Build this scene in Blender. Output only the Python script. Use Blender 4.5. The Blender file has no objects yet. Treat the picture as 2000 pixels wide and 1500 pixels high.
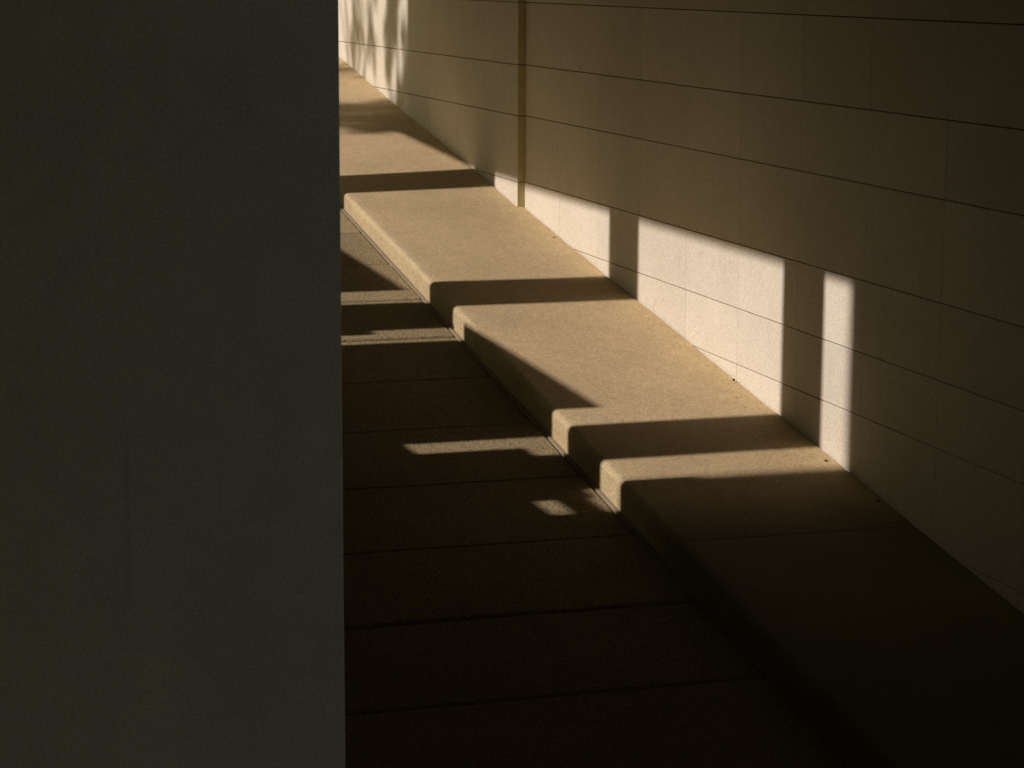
import bpy, bmesh, math, random
from mathutils import Vector, Matrix, noise
R = math.radians
SC = bpy.context.scene
COL = SC.collection
random.seed(7)

# ------------------------------------------------------------------ camera
# frame: +Y runs up the ramp along the panelled wall, +X points at that wall, Z up.
CAMZ = 0.0
cam = bpy.data.cameras.new('camera')
cam.sensor_width = 36.0
cam.lens = 36.0 * 4560 / 2000
cam.clip_start = 0.05
cam.clip_end = 2000
cam.dof.use_dof = True
cam.dof.focus_distance = 14.0
cam.dof.aperture_fstop = 18
co = bpy.data.objects.new('camera', cam)
COL.objects.link(co)
PITCH, YAW, ROLL = R(10.0059), R(16.8583), 0.0039
co.matrix_world = (Matrix.Translation((0, 0, CAMZ)) @ Matrix.Rotation(-YAW, 4, 'Z')
                   @ Matrix.Rotation(R(90) - PITCH, 4, 'X') @ Matrix.Rotation(ROLL, 4, 'Z'))
SC.camera = co

# ------------------------------------------------------------------ light
TE = 0.78                                  # tangent of the sun's height
ELEV = math.atan(TE)
W = bpy.data.worlds.new('World')
SC.world = W
W.use_nodes = True
nt = W.node_tree
sky = nt.nodes.new('ShaderNodeTexSky')
sky.sky_type = 'NISHITA'
sky.sun_disc = False
sky.sun_elevation = ELEV
sky.sun_rotation = R(270)
sky.dust_density = 6.0
sky.air_density = 0.5
sky.ozone_density = 0.0
bg = nt.nodes['Background']
bg.inputs['Strength'].default_value = 0.05
haze = nt.nodes.new('ShaderNodeMix')            # warm, dusty afternoon sky
haze.data_type = 'RGBA'
haze.blend_type = 'MULTIPLY'
haze.inputs[0].default_value = 1.0
haze.inputs[7].default_value = (0.88, 0.98, 0.76, 1)
nt.links.new(sky.outputs[0], haze.inputs[6])
nt.links.new(haze.outputs[2], bg.inputs[0])
sl = bpy.data.lights.new('sun', 'SUN')
sl.energy = 5.0
sl.angle = R(0.55)
sl.color = (1.0, 0.955, 0.975)
so = bpy.data.objects.new('sun', sl)
so.rotation_euler = (0, -(math.pi / 2 - ELEV), 0)
so.location = (-20, 10, 20)
COL.objects.link(so)
SC.view_settings.view_transform = 'Standard'
SC.view_settings.look = 'None'
SC.view_settings.exposure = -0.28
SC.view_settings.gamma = 1.0


# ------------------------------------------------------------------ materials
def mat(name, base, var=0.08, scale=3.0, grain=0.06, gscale=220.0, bump=0.15, rough=0.85,
        tint=None, tintamt=0.0, spots=0.0, spotscale=25.0, spotcol=None, tone=0.0, streak=0.0,
        pits=0.0, pitscale=80.0, fleck=0.0, fleckscale=20.0):
    m = bpy.data.materials.new(name)
    m.use_nodes = True
    n, l = m.node_tree.nodes, m.node_tree.links
    b = n['Principled BSDF']
    b.inputs['Roughness'].default_value = rough
    b.inputs['Specular IOR Level'].default_value = 0.25
    geo = n.new('ShaderNodeNewGeometry')
    pos = geo.outputs['Position']

    def noise_(sc, det=4, ro=0.55, dist=0.0, vec=None):
        t = n.new('ShaderNodeTexNoise')
        t.inputs['Scale'].default_value = sc
        t.inputs['Detail'].default_value = det
        t.inputs['Roughness'].default_value = ro
        t.inputs['Distortion'].default_value = dist
        l.new(vec if vec else pos, t.inputs['Vector'])
        return t.outputs[0]

    def remap(v, a, c, lo, hi, clamp=True):
        t = n.new('ShaderNodeMapRange')
        t.clamp = clamp
        for i, x in zip((1, 2, 3, 4), (a, c, lo, hi)):
            t.inputs[i].default_value = x
        l.new(v, t.inputs[0])
        return t.outputs[0]

    def mul(a, c):
        t = n.new('ShaderNodeMath')
        t.operation = 'MULTIPLY'
        l.new(a, t.inputs[0])
        l.new(c, t.inputs[1])
        return t.outputs[0]

    f = remap(noise_(scale, 5), 0.3, 0.7, 1 - var, 1 + var)
    f = mul(f, remap(noise_(scale * 9, 3), 0.3, 0.7, 1 - var * .5, 1 + var * .5))
    f = mul(f, remap(noise_(gscale, 2, .7), 0.25, 0.75, 1 - grain * 1.6, 1 + grain * 1.6))
    if streak:
        mp = n.new('ShaderNodeMapping')
        mp.inputs['Scale'].default_value = (1, 7, 0.35)
        l.new(pos, mp.inputs['Vector'])
        f = mul(f, remap(noise_(1.6, 4, .6, vec=mp.outputs[0]), 0.3, 0.7, 1 - streak, 1 + streak * .6))
    if tone:
        at = n.new('ShaderNodeAttribute')
        at.attribute_name = 'tone'
        f = mul(f, remap(at.outputs['Fac'], 0, 1, 1 - tone, 1 + tone))
    if spots:
        sp = remap(noise_(spotscale, 3, .65, 1.2), 0.62, 0.74, 1.0, 1 - spots)
        f = mul(f, sp)
    if fleck:
        mp = n.new('ShaderNodeMapping')
        mp.inputs['Rotation'].default_value = (0.2, 0.1, 0.5)
        mp.inputs['Scale'].default_value = (1.0, 0.45, 1.0)
        l.new(pos, mp.inputs['Vector'])
        f = mul(f, remap(noise_(fleckscale, 4, .75, .8, vec=mp.outputs[0]), 0.63, 0.74, 1.0, 1 - fleck))
    pit = None
    if pits:
        v = n.new('ShaderNodeTexVoronoi')
        v.inputs['Scale'].default_value = pitscale
        l.new(pos, v.inputs['Vector'])
        pit = remap(v.outputs['Distance'], 0.12, 0.42, 1 - pits, 1.0)
        msk = remap(noise_(pitscale * .6, 2), 0.42, 0.55, 1.0, 0.0)
        mx = n.new('ShaderNodeMix')
        mx.data_type = 'FLOAT'
        l.new(msk, mx.inputs[0])
        mx.inputs[2].default_value = 1.0
        l.new(pit, mx.inputs[3])
        pit = mx.outputs[0]
        f = mul(f, pit)
    col = n.new('ShaderNodeMix')
    col.data_type = 'RGBA'
    col.inputs[6].default_value = (*base, 1)
    col.inputs[7].default_value = (*(tint or base), 1)
    if tint:
        l.new(remap(noise_(scale * .7, 5, .6, .4), 0.35, 0.7, 0, tintamt), col.inputs[0])
    else:
        col.inputs[0].default_value = 0
    vm = n.new('ShaderNodeVectorMath')
    vm.operation = 'SCALE'
    l.new(col.outputs[2], vm.inputs[0])
    l.new(f, vm.inputs['Scale'])
    l.new(vm.outputs[0], b.inputs['Base Color'])
    bp = n.new('ShaderNodeBump')
    bp.inputs['Strength'].default_value = bump
    bp.inputs['Distance'].default_value = 0.004
    l.new(f, bp.inputs['Height'])
    l.new(bp.outputs[0], b.inputs['Normal'])
    m['_out'] = 1
    return m, n, l, vm, pos, remap, noise_, mul


def edge_dirt(pack, axis_lo, axis_hi, colr, amt, patch=6.0):
    """sand and dust that lies along an edge: a band in world X broken up by noise"""
    m, n, l, vm, pos, remap, noise_, mul = pack
    sx = n.new('ShaderNodeSeparateXYZ')
    l.new(pos, sx.inputs[0])
    a = remap(sx.outputs[0], axis_lo, axis_hi, 0, 1)
    a = mul(a, remap(noise_(patch, 5, .65, .5), 0.35, 0.6, 0.15, amt))
    mx = n.new('ShaderNodeMix')
    mx.data_type = 'RGBA'
    old = [k for k in l if k.to_socket == vm.inputs[0]][0].from_socket
    l.new(a, mx.inputs[0])
    l.new(old, mx.inputs[6])
    mx.inputs[7].default_value = (*colr, 1)
    l.new(mx.outputs[2], vm.inputs[0])


M = {}
M['panel'] = mat('limestone_panels', (0.668, 0.567, 0.429), var=.035, scale=1.6, grain=.125, gscale=72, bump=.06,
                 rough=.7, tone=.05, spots=.16, spotscale=11, fleck=.16, fleckscale=30, streak=.02, tint=(0.634, 0.531, 0.368), tintamt=.6)[0]
M['return'] = mat('olive_stone_return', (0.55, 0.475, 0.255), var=.05, scale=3, grain=.06, bump=.05)[0]
M['backing'] = mat('dark_joint_backing', (0.098, 0.08, 0.055), var=.1)[0]
pk = mat('pale_pavement_concrete', (0.429, 0.302, 0.161), var=.09, scale=1.3, grain=.20, gscale=62, bump=.35, fleck=.42, fleckscale=16,
         spots=.22, spotscale=16, tint=(0.400, 0.278, 0.138), tintamt=.8)
edge_dirt(pk, 5.12, 5.33, (0.487, 0.351, 0.166), .9)
edge_dirt(pk, 4.175, 4.125, (0.47, 0.36, 0.185), .7, 4.0)


def joint_stain_shade(pack, y0, y1, y2, amt):
    """dark stain beside the slab joint, widened to paint in deeper shade, broken up by noise"""
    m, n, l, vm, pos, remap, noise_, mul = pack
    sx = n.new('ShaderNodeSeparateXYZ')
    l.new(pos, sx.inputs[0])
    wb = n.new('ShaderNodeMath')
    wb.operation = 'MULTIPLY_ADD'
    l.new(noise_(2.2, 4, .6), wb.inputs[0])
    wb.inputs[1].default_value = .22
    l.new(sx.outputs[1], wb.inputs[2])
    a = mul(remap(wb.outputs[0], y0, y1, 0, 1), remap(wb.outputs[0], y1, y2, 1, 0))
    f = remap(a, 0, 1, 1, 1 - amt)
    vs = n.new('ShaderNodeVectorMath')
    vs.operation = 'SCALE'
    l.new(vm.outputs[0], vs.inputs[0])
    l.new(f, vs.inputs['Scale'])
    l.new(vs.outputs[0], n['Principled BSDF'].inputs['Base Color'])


joint_stain_shade(pk, 10.58, 10.76, 11.25, .50)  # joint stain, its broad outer band painted in to deepen the shade
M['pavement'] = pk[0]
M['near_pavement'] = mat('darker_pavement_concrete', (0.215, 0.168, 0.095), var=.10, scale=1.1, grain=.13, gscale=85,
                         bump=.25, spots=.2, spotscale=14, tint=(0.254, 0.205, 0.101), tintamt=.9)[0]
M['filler'] = mat('dark_joint_filler', (0.034, 0.028, 0.018), var=.3, scale=8, grain=.2)[0]
M['footing'] = mat('kerb_footing', (0.244, 0.185, 0.11), var=.1, scale=5, grain=.12, gscale=160, bump=.4)[0]
M['road'] = mat('exposed_aggregate', (0.268, 0.192, 0.094), var=.10, scale=1.7, grain=.34, gscale=75, bump=.8, rough=.95,
                tone=.10, pits=.75, pitscale=52, spots=.2, spotscale=12)[0]
M['soil'] = mat('dark_subbase', (0.06, 0.05, 0.035), var=.2)[0]
M['ground'] = mat('beige_plaza_paving', (0.34, 0.30, 0.09), var=.1, scale=.5)[0]
CRX, CRZ0, CRZ1 = 0.650, -1.45, -0.90
pp = mat('grey_render', (0.465, 0.535, 0.56), var=.09, scale=1.2, grain=.16, gscale=150, bump=.08, streak=.05)
m_, n_, l_, vm_, pos_, rm_, nz_, mu_ = pp
sx_ = n_.new('ShaderNodeSeparateXYZ')
l_.new(pos_, sx_.inputs[0])
wob = n_.new('ShaderNodeMath')
wob.operation = 'MULTIPLY_ADD'
l_.new(nz_(3.0, 4, .6), wob.inputs[0])
wob.inputs[1].default_value = .02
l_.new(sx_.outputs[0], wob.inputs[2])
crack = mu_(rm_(wob.outputs[0], CRX - .016, CRX, 0, 1), rm_(wob.outputs[0], CRX + .0015, CRX + .006, 1, 0))
crack = mu_(crack, mu_(rm_(sx_.outputs[2], CRZ0, CRZ0 + .15, 0, 1), rm_(sx_.outputs[2], CRZ1 - .15, CRZ1, 1, 0)))
crack = mu_(crack, rm_(nz_(9.0, 4, .7), .35, .6, .15, 1))
fac = rm_(crack, 0, 1, 1, .84)
vs_ = n_.new('ShaderNodeVectorMath')
vs_.operation = 'SCALE'
l_.new(vm_.outputs[0], vs_.inputs[0])
l_.new(fac, vs_.inputs['Scale'])
l_.new(vs_.outputs[0], n_['Principled BSDF'].inputs['Base Color'])
M['pier'] = pp[0]
M['concrete'] = mat('building_concrete', (0.15, 0.13, 0.05), var=.06, scale=1.2, grain=.05)[0]
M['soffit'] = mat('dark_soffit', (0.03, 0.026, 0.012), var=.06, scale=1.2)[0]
M['bark'] = mat('brown_bark', (0.12, 0.085, 0.055), var=.2, scale=8, bump=.6)[0]
M['leaf'] = mat('green_leaves', (0.06, 0.085, 0.03), var=.3, scale=2)[0]
M['dryleaf'] = mat('dry_brown_leaf', (0.10, 0.06, 0.035), var=.2, scale=60)[0]
M['darkleaf'] = mat('dark_purple_chip', (0.03, 0.022, 0.03), var=.2, scale=60)[0]


# ------------------------------------------------------------------ helpers
def link(name, bm, m, parent=None, smooth=False):
    me = bpy.data.meshes.new(name)
    bm.normal_update()
    bm.to_mesh(me)
    bm.free()
    me.materials.append(m)
    if smooth:
        for p in me.polygons:
            p.use_smooth = True
    o = bpy.data.objects.new(name, me)
    COL.objects.link(o)
    if parent:
        o.parent = parent
        o.matrix_parent_inverse = Matrix.Translation(parent.location).inverted()
    return o


def struct(o):
    o['kind'] = 'structure'
    return o


def tag(o, label, cat, group=None):
    o['label'] = label
    o['category'] = cat
    if group:
        o['group'] = group
    return o


def empty(name, loc, label, cat, group=None):
    o = bpy.data.objects.new(name, None)
    o.location = loc
    COL.objects.link(o)
    return tag(o, label, cat, group)


def box(bm, x0, x1, y0, y1, z0, z1, bev=0.0, tone=None, tl=None, seg=1, zf=None):
    """axis box; zf(y) shifts z along a slope"""
    vs = []
    for x in (x0, x1):
        for y in (y0, y1):
            for z in (z0, z1):
                dz = zf(y) if zf else 0
                vs.append(bm.verts.new((x, y, z + dz)))
    idx = [(0, 1, 3, 2), (4, 6, 7, 5), (0, 4, 5, 1), (2, 3, 7, 6), (0, 2, 6, 4), (1, 5, 7, 3)]
    fs = [bm.faces.new([vs[i] for i in q]) for q in idx]
    if bev:
        es = list({e for f in fs for e in f.edges})
        r = bmesh.ops.bevel(bm, geom=es, offset=bev, segments=seg, affect='EDGES', profile=.5)
        fs = list({f for v in r['verts'] for f in v.link_faces} | {f for f in fs if f.is_valid})
    if tl is not None:
        for f in fs:
            for lp in f.loops:
                lp[tl] = (tone, tone, tone, 1)
    return fs


# ------------------------------------------------------------------ ramp profile
MS, H0 = 0.1419, -4.306
YTOP = 26.0
KN = [(-20, 0), (9.4, 0), (11.5, -.002), (12.4, .004), (13.1, -.003), (14, .003), (15.4, -.003), (16.6, 0),
      (17.5, .010), (18.6, .036), (20.9, .034), (23.7, .064), (26, .07)]


def lin(y):
    for (a, b), (c, d) in zip(KN, KN[1:]):
        if a <= y <= c:
            return b + (d - b) * (y - a) / (c - a)
    return KN[-1][1]


def ramp(y):
    y = min(max(y, -3.0), YTOP)
    return H0 + MS * y


def drop(y):
    return .162 - .0065 * min(6.5, max(0, y - 12))


ZP = ramp(YTOP) - 0.05           # level of the plaza beside the ramp


# ground: one sheet, sunk beneath the ramp, level elsewhere and out to the horizon
bm = bmesh.new()
xs = [-300, -60, -0.72, -0.70, 5.75, 5.77, 60, 300]
ys = [-300, -60, -3.4, -3.0, 26.0, 26.4, 60, 300]
g = {}
for i, x in enumerate(xs):
    for j, y in enumerate(ys):
        inx, iny = i in (3, 4), j in (3, 4)
        if inx and j in (2, 3, 4):
            z = ramp(y) - 0.30
        elif inx and j < 2:
            z = ramp(-3) - 0.30 if j == 1 else ZP
        else:
            z = ZP
        g[i, j] = bm.verts.new((x, y, z))
for i in range(len(xs) - 1):
    for j in range(len(ys) - 1):
        bm.faces.new((g[i, j], g[i + 1, j], g[i + 1, j + 1], g[i, j + 1]))
struct(link('ground', bm, M['ground']))

# ------------------------------------------------------------------ road: sloping slabs with open joints
JY, JP = 14.70, 0.883
JO = {1: -.042, 0: -.022, 3: .006, -2: .01, -4: -.008}     # laid a little unevenly
bm = bmesh.new()
tl = bm.loops.layers.float_color.new('tone')
k = -21
while JY + k * JP < 26:
    y0, y1 = JY + k * JP + .013 + JO.get(k, 0), JY + (k + 1) * JP - .013 + JO.get(k + 1, 0)
    rr = random.Random(k + 100)
    t = rr.random()
    tilt = rr.uniform(-.003, .004)
    off = rr.uniform(-.003, .003)
    zf = lambda y: ramp(y) - drop(y) + off + (tilt if y > (y0 + y1) / 2 else -tilt)
    # subdivided slab with slightly ragged arrises
    nx = 60
    top0, top1, a0, a1 = [], [], [], []
    for i in range(nx + 1):
        x = -0.18 + (4.046 + .18) * i / nx
        r0 = .006 * noise.noise((x * 4, k * 3.1, 0)) + .003 * noise.noise((x * 19, k * 3.1, 5))
        r1 = .006 * noise.noise((x * 4, k * 3.1, 9)) + .003 * noise.noise((x * 19, k * 3.1, 15))
        a0.append(bm.verts.new((x, y0 + r0, zf(y0) - .012)))
        top0.append(bm.verts.new((x, y0 + r0 + .010, zf(y0))))
        top1.append(bm.verts.new((x, y1 + r1 - .010, zf(y1))))
        a1.append(bm.verts.new((x, y1 + r1, zf(y1) - .012)))
    lo0 = [bm.verts.new((v.co.x, v.co.y, v.co.z - .08)) for v in a0]
    lo1 = [bm.verts.new((v.co.x, v.co.y, v.co.z - .08)) for v in a1]
    rows = [lo0, a0, top0, top1, a1, lo1]
    for A, B in zip(rows, rows[1:]):
        for i in range(nx):
            f = bm.faces.new((A[i], A[i + 1], B[i + 1], B[i]))
            for lp in f.loops:
                lp[tl] = (t, t, t, 1)
    for i in (0, nx):
        q = [r_[i] for r_ in rows]
        f = bm.faces.new(q)
        for lp in f.loops:
            lp[tl] = (t, t, t, 1)
    k += 1
struct(link('road', bm, M['road']))
bm = bmesh.new()
for y0 in range(-3, 26):
    box(bm, -.18, 4.10, y0, y0 + 1.0, -.1, -.021, zf=lambda y: ramp(y) - drop(y))
struct(link('road_joint_filler', bm, M['filler']))
bm = bmesh.new()
for y0 in range(-3, 26):
    for (ya, yb, x1) in ((y0, y0 + 1, 5.36),):
        box(bm, 5.20, 5.41, ya, yb, -.1, -.016, zf=lambda y: ramp(y) + lin(y))
struct(link('wall_joint_sealant', bm, M['filler']))
# kerb footing strip between the slabs and the kerb face
bm = bmesh.new()
yy = -3.0
while yy < 26:
    r0 = random.Random(int(yy * 10)).uniform(-.002, .002)
    box(bm, 4.064 + r0, 4.13, yy, min(yy + 1.76, 26) - .004, -.12, 0, .004, zf=lambda y: ramp(y) - drop(y) - .003)
    yy += 1.76
struct(link('kerb_footing', bm, M['footing']))


# ------------------------------------------------------------------ pavement with rounded kerb
def pavement(name, ya, yb, m, drop=0.0):
    bm = bmesh.new()
    KX, RAD = 4.092, 0.036
    prof = [(KX, -.22), (KX, -.15), (KX, -.10)]
    for i in range(7):
        a = math.pi / 2 * i / 6
        prof.append((KX + RAD - RAD * math.cos(a), -RAD + RAD * math.sin(a)))
    for x in (4.25, 4.5, 4.75, 5.0, 5.15, 5.25, 5.30):
        prof.append((x, 0))
    rows = []
    n = int((yb - ya) / .06)
    for j in range(n + 1):
        y = ya + (yb - ya) * j / n
        e = 0.004 if (j == 0 or j == n) else 0
        xend = 5.327 if y > 17.5 else 5.387
        row = []
        for x, dz in prof + [(xend, 0), (xend, -.1)]:
            w = .0035 * noise.noise((x * 1.3, y * 1.1, 2)) + .0012 * noise.noise((x * 6, y * 6, 7))
            if dz < -.05:
                w *= .3
            # the surface bellies up a little against the wall
            rise = lin(y) * min(1, max(0, (x - 4.2) / 1.1))
            wx = .0015 * noise.noise((0, y * 3, 4)) if x < 4.2 else 0
            if xend - .001 < x:
                w += .006 * noise.noise((3, y * 2.1, 1))
            row.append(bm.verts.new((x + wx, y, ramp(y) + dz + w + rise - drop - (e * .4 if dz > -.05 else 0))))
        rows.append(row)
    for A, B in zip(rows, rows[1:]):
        for i in range(len(A) - 1):
            bm.faces.new((A[i], B[i], B[i + 1], A[i + 1]))
    for rw in (rows[0], rows[-1]):
        bm.faces.new(rw)
    bmesh.ops.recalc_face_normals(bm, faces=bm.faces)
    o = link(name, bm, m, smooth=True)
    o.data.set_sharp_from_angle(angle=R(50))
    return struct(o)


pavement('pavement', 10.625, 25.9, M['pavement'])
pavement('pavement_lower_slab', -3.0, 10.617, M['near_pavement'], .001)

# ------------------------------------------------------------------ panelled wall
wall = empty('panelled_wall', (5.45, 10, -2.8),
             'long pale stone-clad wall with thin dark joints running beside the raised pavement', 'wall')
ZJ = [-5.6, -5.12, -4.60, -4.21, -3.81, -3.42, -2.877, -2.358, -2.013, -1.621, -1.104, -0.71, -0.230, .27, .66, 1.18, 1.57,
      2.09, 2.58, 2.9]
PY = 0.883


def section(name, xf, ya, yb, ztop, label):
    bm = bmesh.new()
    tl = bm.loops.layers.float_color.new('tone')
    n0 = round((ya - 17.5) / PY)
    n1 = round((yb - 17.5) / PY)
    zs = [z for z in ZJ if z < ztop] + ([ztop] if ztop > 3 else [])
    for c in range(n0, n1):
        y0, y1 = 17.5 + c * PY, 17.5 + (c + 1) * PY
        zl = ramp(y0) - .6
        for a, b in zip(zs, zs[1:]):
            if b < zl:
                continue
            rr = random.Random(c * 131 + int(a * 1000))
            t = rr.random()
            pr = rr.uniform(-.0003, .0003)
            ye1 = y1 - (.0 if c == n1 - 1 else .0011)
            ye0 = y0 + (.0 if c == n0 else .0011)
            box(bm, xf + pr, xf + .03, ye0, ye1, a + .0030, b - .0030, .0008, t, tl)
    o = link(name, bm, M['panel'], wall)
    o['label'] = label
    return o


section('wall_face', 5.40, -3.69, 17.50, 2.95, 'near wall section, set slightly back')
section('wall_face', 5.34, 17.50, 26.33, 4.2, 'far wall section, set slightly forward')
bm = bmesh.new()
zs = [z for z in ZJ if z > -2.5] + [4.2]
for a, b in zip(zs, zs[1:]):
    box(bm, 5.3402, 5.3985, 17.492, 17.4985, a + .003, b - .003, .0008)
o = link('return_face', bm, M['return'], wall)
o['label'] = 'narrow olive return strip where the wall steps forward'
bm = bmesh.new()
box(bm, 5.432, 5.70, -3.69, 17.5, -5.6, 2.95)
box(bm, 5.372, 5.70, 17.502, 26.33, -2.6, 4.2)
link('backing_wall', bm, M['backing'], wall)

# ------------------------------------------------------------------ foreground pier
bm = bmesh.new()
box(bm, -0.19, 1.1205, 5.0, 5.38, ramp(5) - .16, 2.92, .003, seg=2)
o = link('render_pier', bm, M['pier'])
tag(o, 'smooth dark grey-green rendered wall end filling the left foreground', 'wall')

# ------------------------------------------------------------------ colonnade on the sunny side (casts the shadows)
cb = empty('colonnade', (-.35, 10, -1), 'concrete colonnade with parapet panels and flat roof facing the panelled wall',
           'colonnade')
XO, XI = -0.50, -0.20


def part(name, *b, m=None, bev=.012, label=None):
    bm = bmesh.new()
    box(bm, *b, bev, seg=2)
    o = link(name, bm, m or M['concrete'], cb)
    if label:
        o['label'] = label
    return o


ZR = 2.54 + .39        # underside of the lintel
for (a, b) in [(18.12, 18.72), (14.865, 15.475), (11.825, 12.405), (8.8, 9.4), (5.7, 6.3), (2.6, 3.2)]:
    part('column', XO, XI, a, b, -4.6, ZR)
for (a, b, zz) in [(18.02, 18.82, .43), (14.785, 15.57, .43), (11.70, 12.535, .35), (8.7, 9.5, .3)]:
    part('plinth', XO - .04, XI + .04, a, b, -4.6, zz + .12)
for (a, b, zz) in [(15.775, 17.99, .93), (12.69, 14.60, .93), (9.55, 11.505, .87), (6.4, 8.6, .87), (3.3, 5.6, .87),
                   (-3.0, 2.5, .87)]:
    part('parapet_panel', XI - .15, XI, a, b, -1.6, zz + .156)
part('base_wall', XO + .02, XI - .02, -3.0, 11.75, -4.6, .07 + .17)
part('base_wall', XO + .02, XI - .02, 12.0, 20.9, -4.6, -.15 + .17)
part('rail', XI - .11, XI - .05, 11.45, 11.95, .265 + .12, .375 + .13, bev=.01)
# near end is walled up to the roof
part('infill_wall', XO + .05, XI - .06, 5.0, 8.9, .2, ZR)
part('added_end_wall', 2.6, 5.33, -3.28, -3.1, -4.9, ZR + .04)  # unseen, added to limit sky from behind; gap left to light the pier
part('sky_blocker_slab', -4.1, XO - .003, -3.3, 20.95, 6.0, 6.3, m=M['soffit'])  # unseen slab added just above the sun rays to cut high sky light
part('upper_wall', XO + .003, XI - .003, -3.3, 20.949, ZR + .503, 6.3)
part('lintel', XO, XI, -3.3, 20.95, ZR + .002, ZR + .5)
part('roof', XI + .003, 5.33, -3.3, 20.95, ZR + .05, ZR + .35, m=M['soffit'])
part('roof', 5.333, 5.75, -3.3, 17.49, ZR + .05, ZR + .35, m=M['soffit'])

# building across the plaza: its corner cuts the light on the right
nb = empty('neighbour_building', (-8, 3, ZP), 'plain concrete building standing across the plaza', 'building')
bm = bmesh.new()
box(bm, -12, -6.0, 4.2, 11.49, ZP, 9.0, .02)
link('wall', bm, M['concrete'], nb)
bm = bmesh.new()
box(bm, -12.2, -5.95, 4.0, 11.49, 9.003, 9.35, .02)
link('roof', bm, M['concrete'], nb)
for wy in (6, 8.8):
    for wz in (1.2, 4.6):
        bm = bmesh.new()
        box(bm, -6.03, -5.98, wy, wy + 1.4, wz, wz + 1.6)
        f = link('window', bm, M['backing'], nb)


# long unseen ochre building, added to block low sky and bounce warm light
ob = empty('sky_blocker_building', (-20, 10, ZP), 'unseen long ochre building added across the plaza to block low sky', 'building')
bm = bmesh.new()
box(bm, -26, -17.5, -20, 60, ZP, 8.2, .02)
link('wall', bm, M['concrete'], ob)
for wy in range(-16, 58, 5):
    bm = bmesh.new()
    box(bm, -17.53, -17.48, wy, wy + 1.6, 2.0, 4.2)
    link('window', bm, M['backing'], ob)


# ------------------------------------------------------------------ trees outside that dapple the far wall
def tree(name, x, y, h, prof, n, seed, label, leaf=.09, branches=14, lean=0.0):
    t = empty(name, (x, y, ZP), label, 'tree')
    rr = random.Random(seed)
    bm = bmesh.new()

    def tube(p, q, r0, r1, s=8):
        p, q = Vector(p), Vector(q)
        d = (q - p).normalized()
        u = d.orthogonal().normalized()
        v = d.cross(u)
        A = [bm.verts.new(p + (u * math.cos(2 * math.pi * i / s) + v * math.sin(2 * math.pi * i / s)) * r0) for i in range(s)]
        B = [bm.verts.new(q + (u * math.cos(2 * math.pi * i / s) + v * math.sin(2 * math.pi * i / s)) * r1) for i in range(s)]
        for i in range(s):
            bm.faces.new((A[i], A[(i + 1) % s], B[(i + 1) % s], B[i]))
        bm.faces.new(A[::-1])
        bm.faces.new(B)

    segs = 8
    last = Vector((x, y, ZP))
    pts = [last]
    for i in range(segs):
        z = ZP + (h - .3) * (i + 1) / segs
        nx = Vector((x + rr.uniform(-.05, .05), y + rr.uniform(-.05, .05) + lean * max(0, (i - 4) / 3), z))
        tube(last, nx, .13 * (1 - i / segs) + .02, .13 * (1 - (i + 1) / segs) + .02)
        last = nx
        pts.append(nx)
    tips = []
    for i in range(branches):
        f = rr.uniform(.35, .95)
        z = ZP + h * f
        rad = prof(f)
        a = rr.uniform(0, 2 * math.pi)
        tip = Vector((x + rad * math.cos(a) * .8, y + rad * math.sin(a) * .8, z + rad * .4))
        tube((x, y, z - rad * .4), tip, .035, .008, 5)
        tips.append(tip)
    link('trunk', bm, M['bark'], t)
    bm = bmesh.new()
    cl = []
    for i in range(max(12, n // 45)):
        f = rr.uniform(.15, 1.0)
        if not lean and f > .84 and rr.random() < .6:
            f = rr.uniform(.62, .84)
        rad = prof(f)
        a = rr.uniform(0, 2 * math.pi)
        r_ = rad * rr.random() ** .5
        sp = rr.uniform(.12, .3) * (.45 if lean and f > .86 else 1)
        cl.append((Vector((x + r_ * math.cos(a), y + r_ * math.sin(a) + (lean if f > .86 else 0), ZP + h * f)), sp))
    for i in range(n):
        c, s = rr.choice(cl)
        p = c + Vector((rr.gauss(0, s * .5), rr.gauss(0, s * .5), rr.gauss(0, s * .9)))
        d = Vector((rr.gauss(0, 1), rr.gauss(0, 1), rr.gauss(0, 1))).normalized()
        u = d.orthogonal().normalized()
        v = d.cross(u)
        L = leaf * rr.uniform(.6, 1.3)
        q = [p - u * L, p - v * L * .45, p + u * L, p + v * L * .45]
        bm.faces.new([bm.verts.new(k_) for k_ in q])
    link('crown', bm, M['leaf'], t)
    return t


def spire(f):
    if f < .3:
        return .3
    if f < .845:
        return .68
    if f < .885:
        return .68 - (f - .845) / .04 * .46
    return .20 - (f - .885) * .8


tree('evergreen_tree', -9.0, 20.92, 12.8, spire, 6000, 3, 'tall dark evergreen tree with a narrow top beyond the colonnade end',
     leaf=.11, branches=26, lean=.62)
tree('plaza_tree', -8.6, 23.2, 13.2, lambda f: (0.1 if f < .5 else 1.35 * math.sin(math.pi * min(1, (f - .5) / .38)) ** .6 + .05 if f < .86 else .9),
     900, 5, 'loose airy leafy tree standing on the plaza behind the evergreen', leaf=.12, branches=30)


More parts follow.
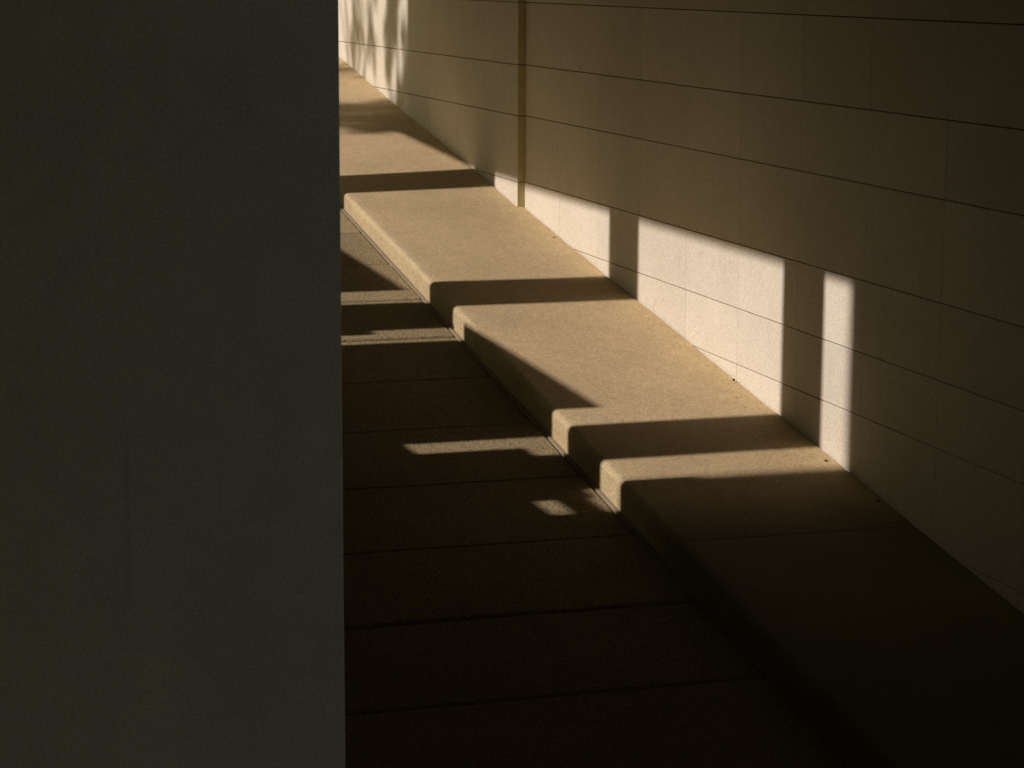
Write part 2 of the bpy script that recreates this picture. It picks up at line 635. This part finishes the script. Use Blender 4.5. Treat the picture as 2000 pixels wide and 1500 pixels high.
# ------------------------------------------------------------------ small litter at the foot of the wall and kerb
def leaf(x, y, z, size, seed, label, m='dryleaf', rot=0.0, curl=.4, name='dry_leaf', cat='leaf'):
    rr = random.Random(seed)
    bm = bmesh.new()
    n = 7
    L, Rr = [], []
    for i in range(n):
        f = i / (n - 1)
        w = math.sin(math.pi * min(1, f * .96 + .02)) ** .8 * size * .28 * rr.uniform(.8, 1.15) + .0008
        zz = curl * size * (f - .3) ** 2 + .003
        L.append(bm.verts.new(((f - .5) * size, w, zz + curl * w * .7)))
        Rr.append(bm.verts.new(((f - .5) * size, -w, zz + curl * w * .9)))
    C = [bm.verts.new(((i / (n - 1) - .5) * size, 0, curl * size * (i / (n - 1) - .3) ** 2 + .002)) for i in range(n)]
    for i in range(n - 1):
        bm.faces.new((L[i], L[i + 1], C[i + 1], C[i]))
        bm.faces.new((C[i], C[i + 1], Rr[i + 1], Rr[i]))
    geom = bm.faces[:]
    bmesh.ops.solidify(bm, geom=geom, thickness=.001)
    o = link(name, bm, M[m])
    o.location = (x, y, z)
    o.rotation_euler = (math.atan(MS) , 0, rot)
    tag(o, label, cat, 'litter along the pavement')
    return o


leaf(5.36, 13.03, ramp(13.03) + .003, .024, 1, 'dark purplish chip lying at the foot of the brightest wall panels',
     'darkleaf', 1.1, 1.2, 'fallen_chip', 'litter')
leaf(5.33, 11.60, ramp(11.60) + .001, .026, 2, 'small brown twig-like leaf at the wall foot in the narrow lit strip', rot=.4)
leaf(5.345, 10.96, ramp(10.96) + .001, .030, 3, 'shaded dry leaf at the wall foot just below the last lit strip', 'darkleaf', rot=1.0)
leaf(5.345, 16.56, ramp(16.56) + .001, .028, 4, 'small dark leaf against the lit wall near the wall step', rot=.2)
leaf(4.072, 14.86, ramp(14.86) - .138, .05, 5, 'curled dry leaf on the road at the foot of the kerb', rot=.8, curl=.9)
leaf(5.30, 21.5, ramp(21.5) + .035, .05, 7, 'dark leaf clump at the far sunlit wall foot', 'darkleaf', rot=.9)
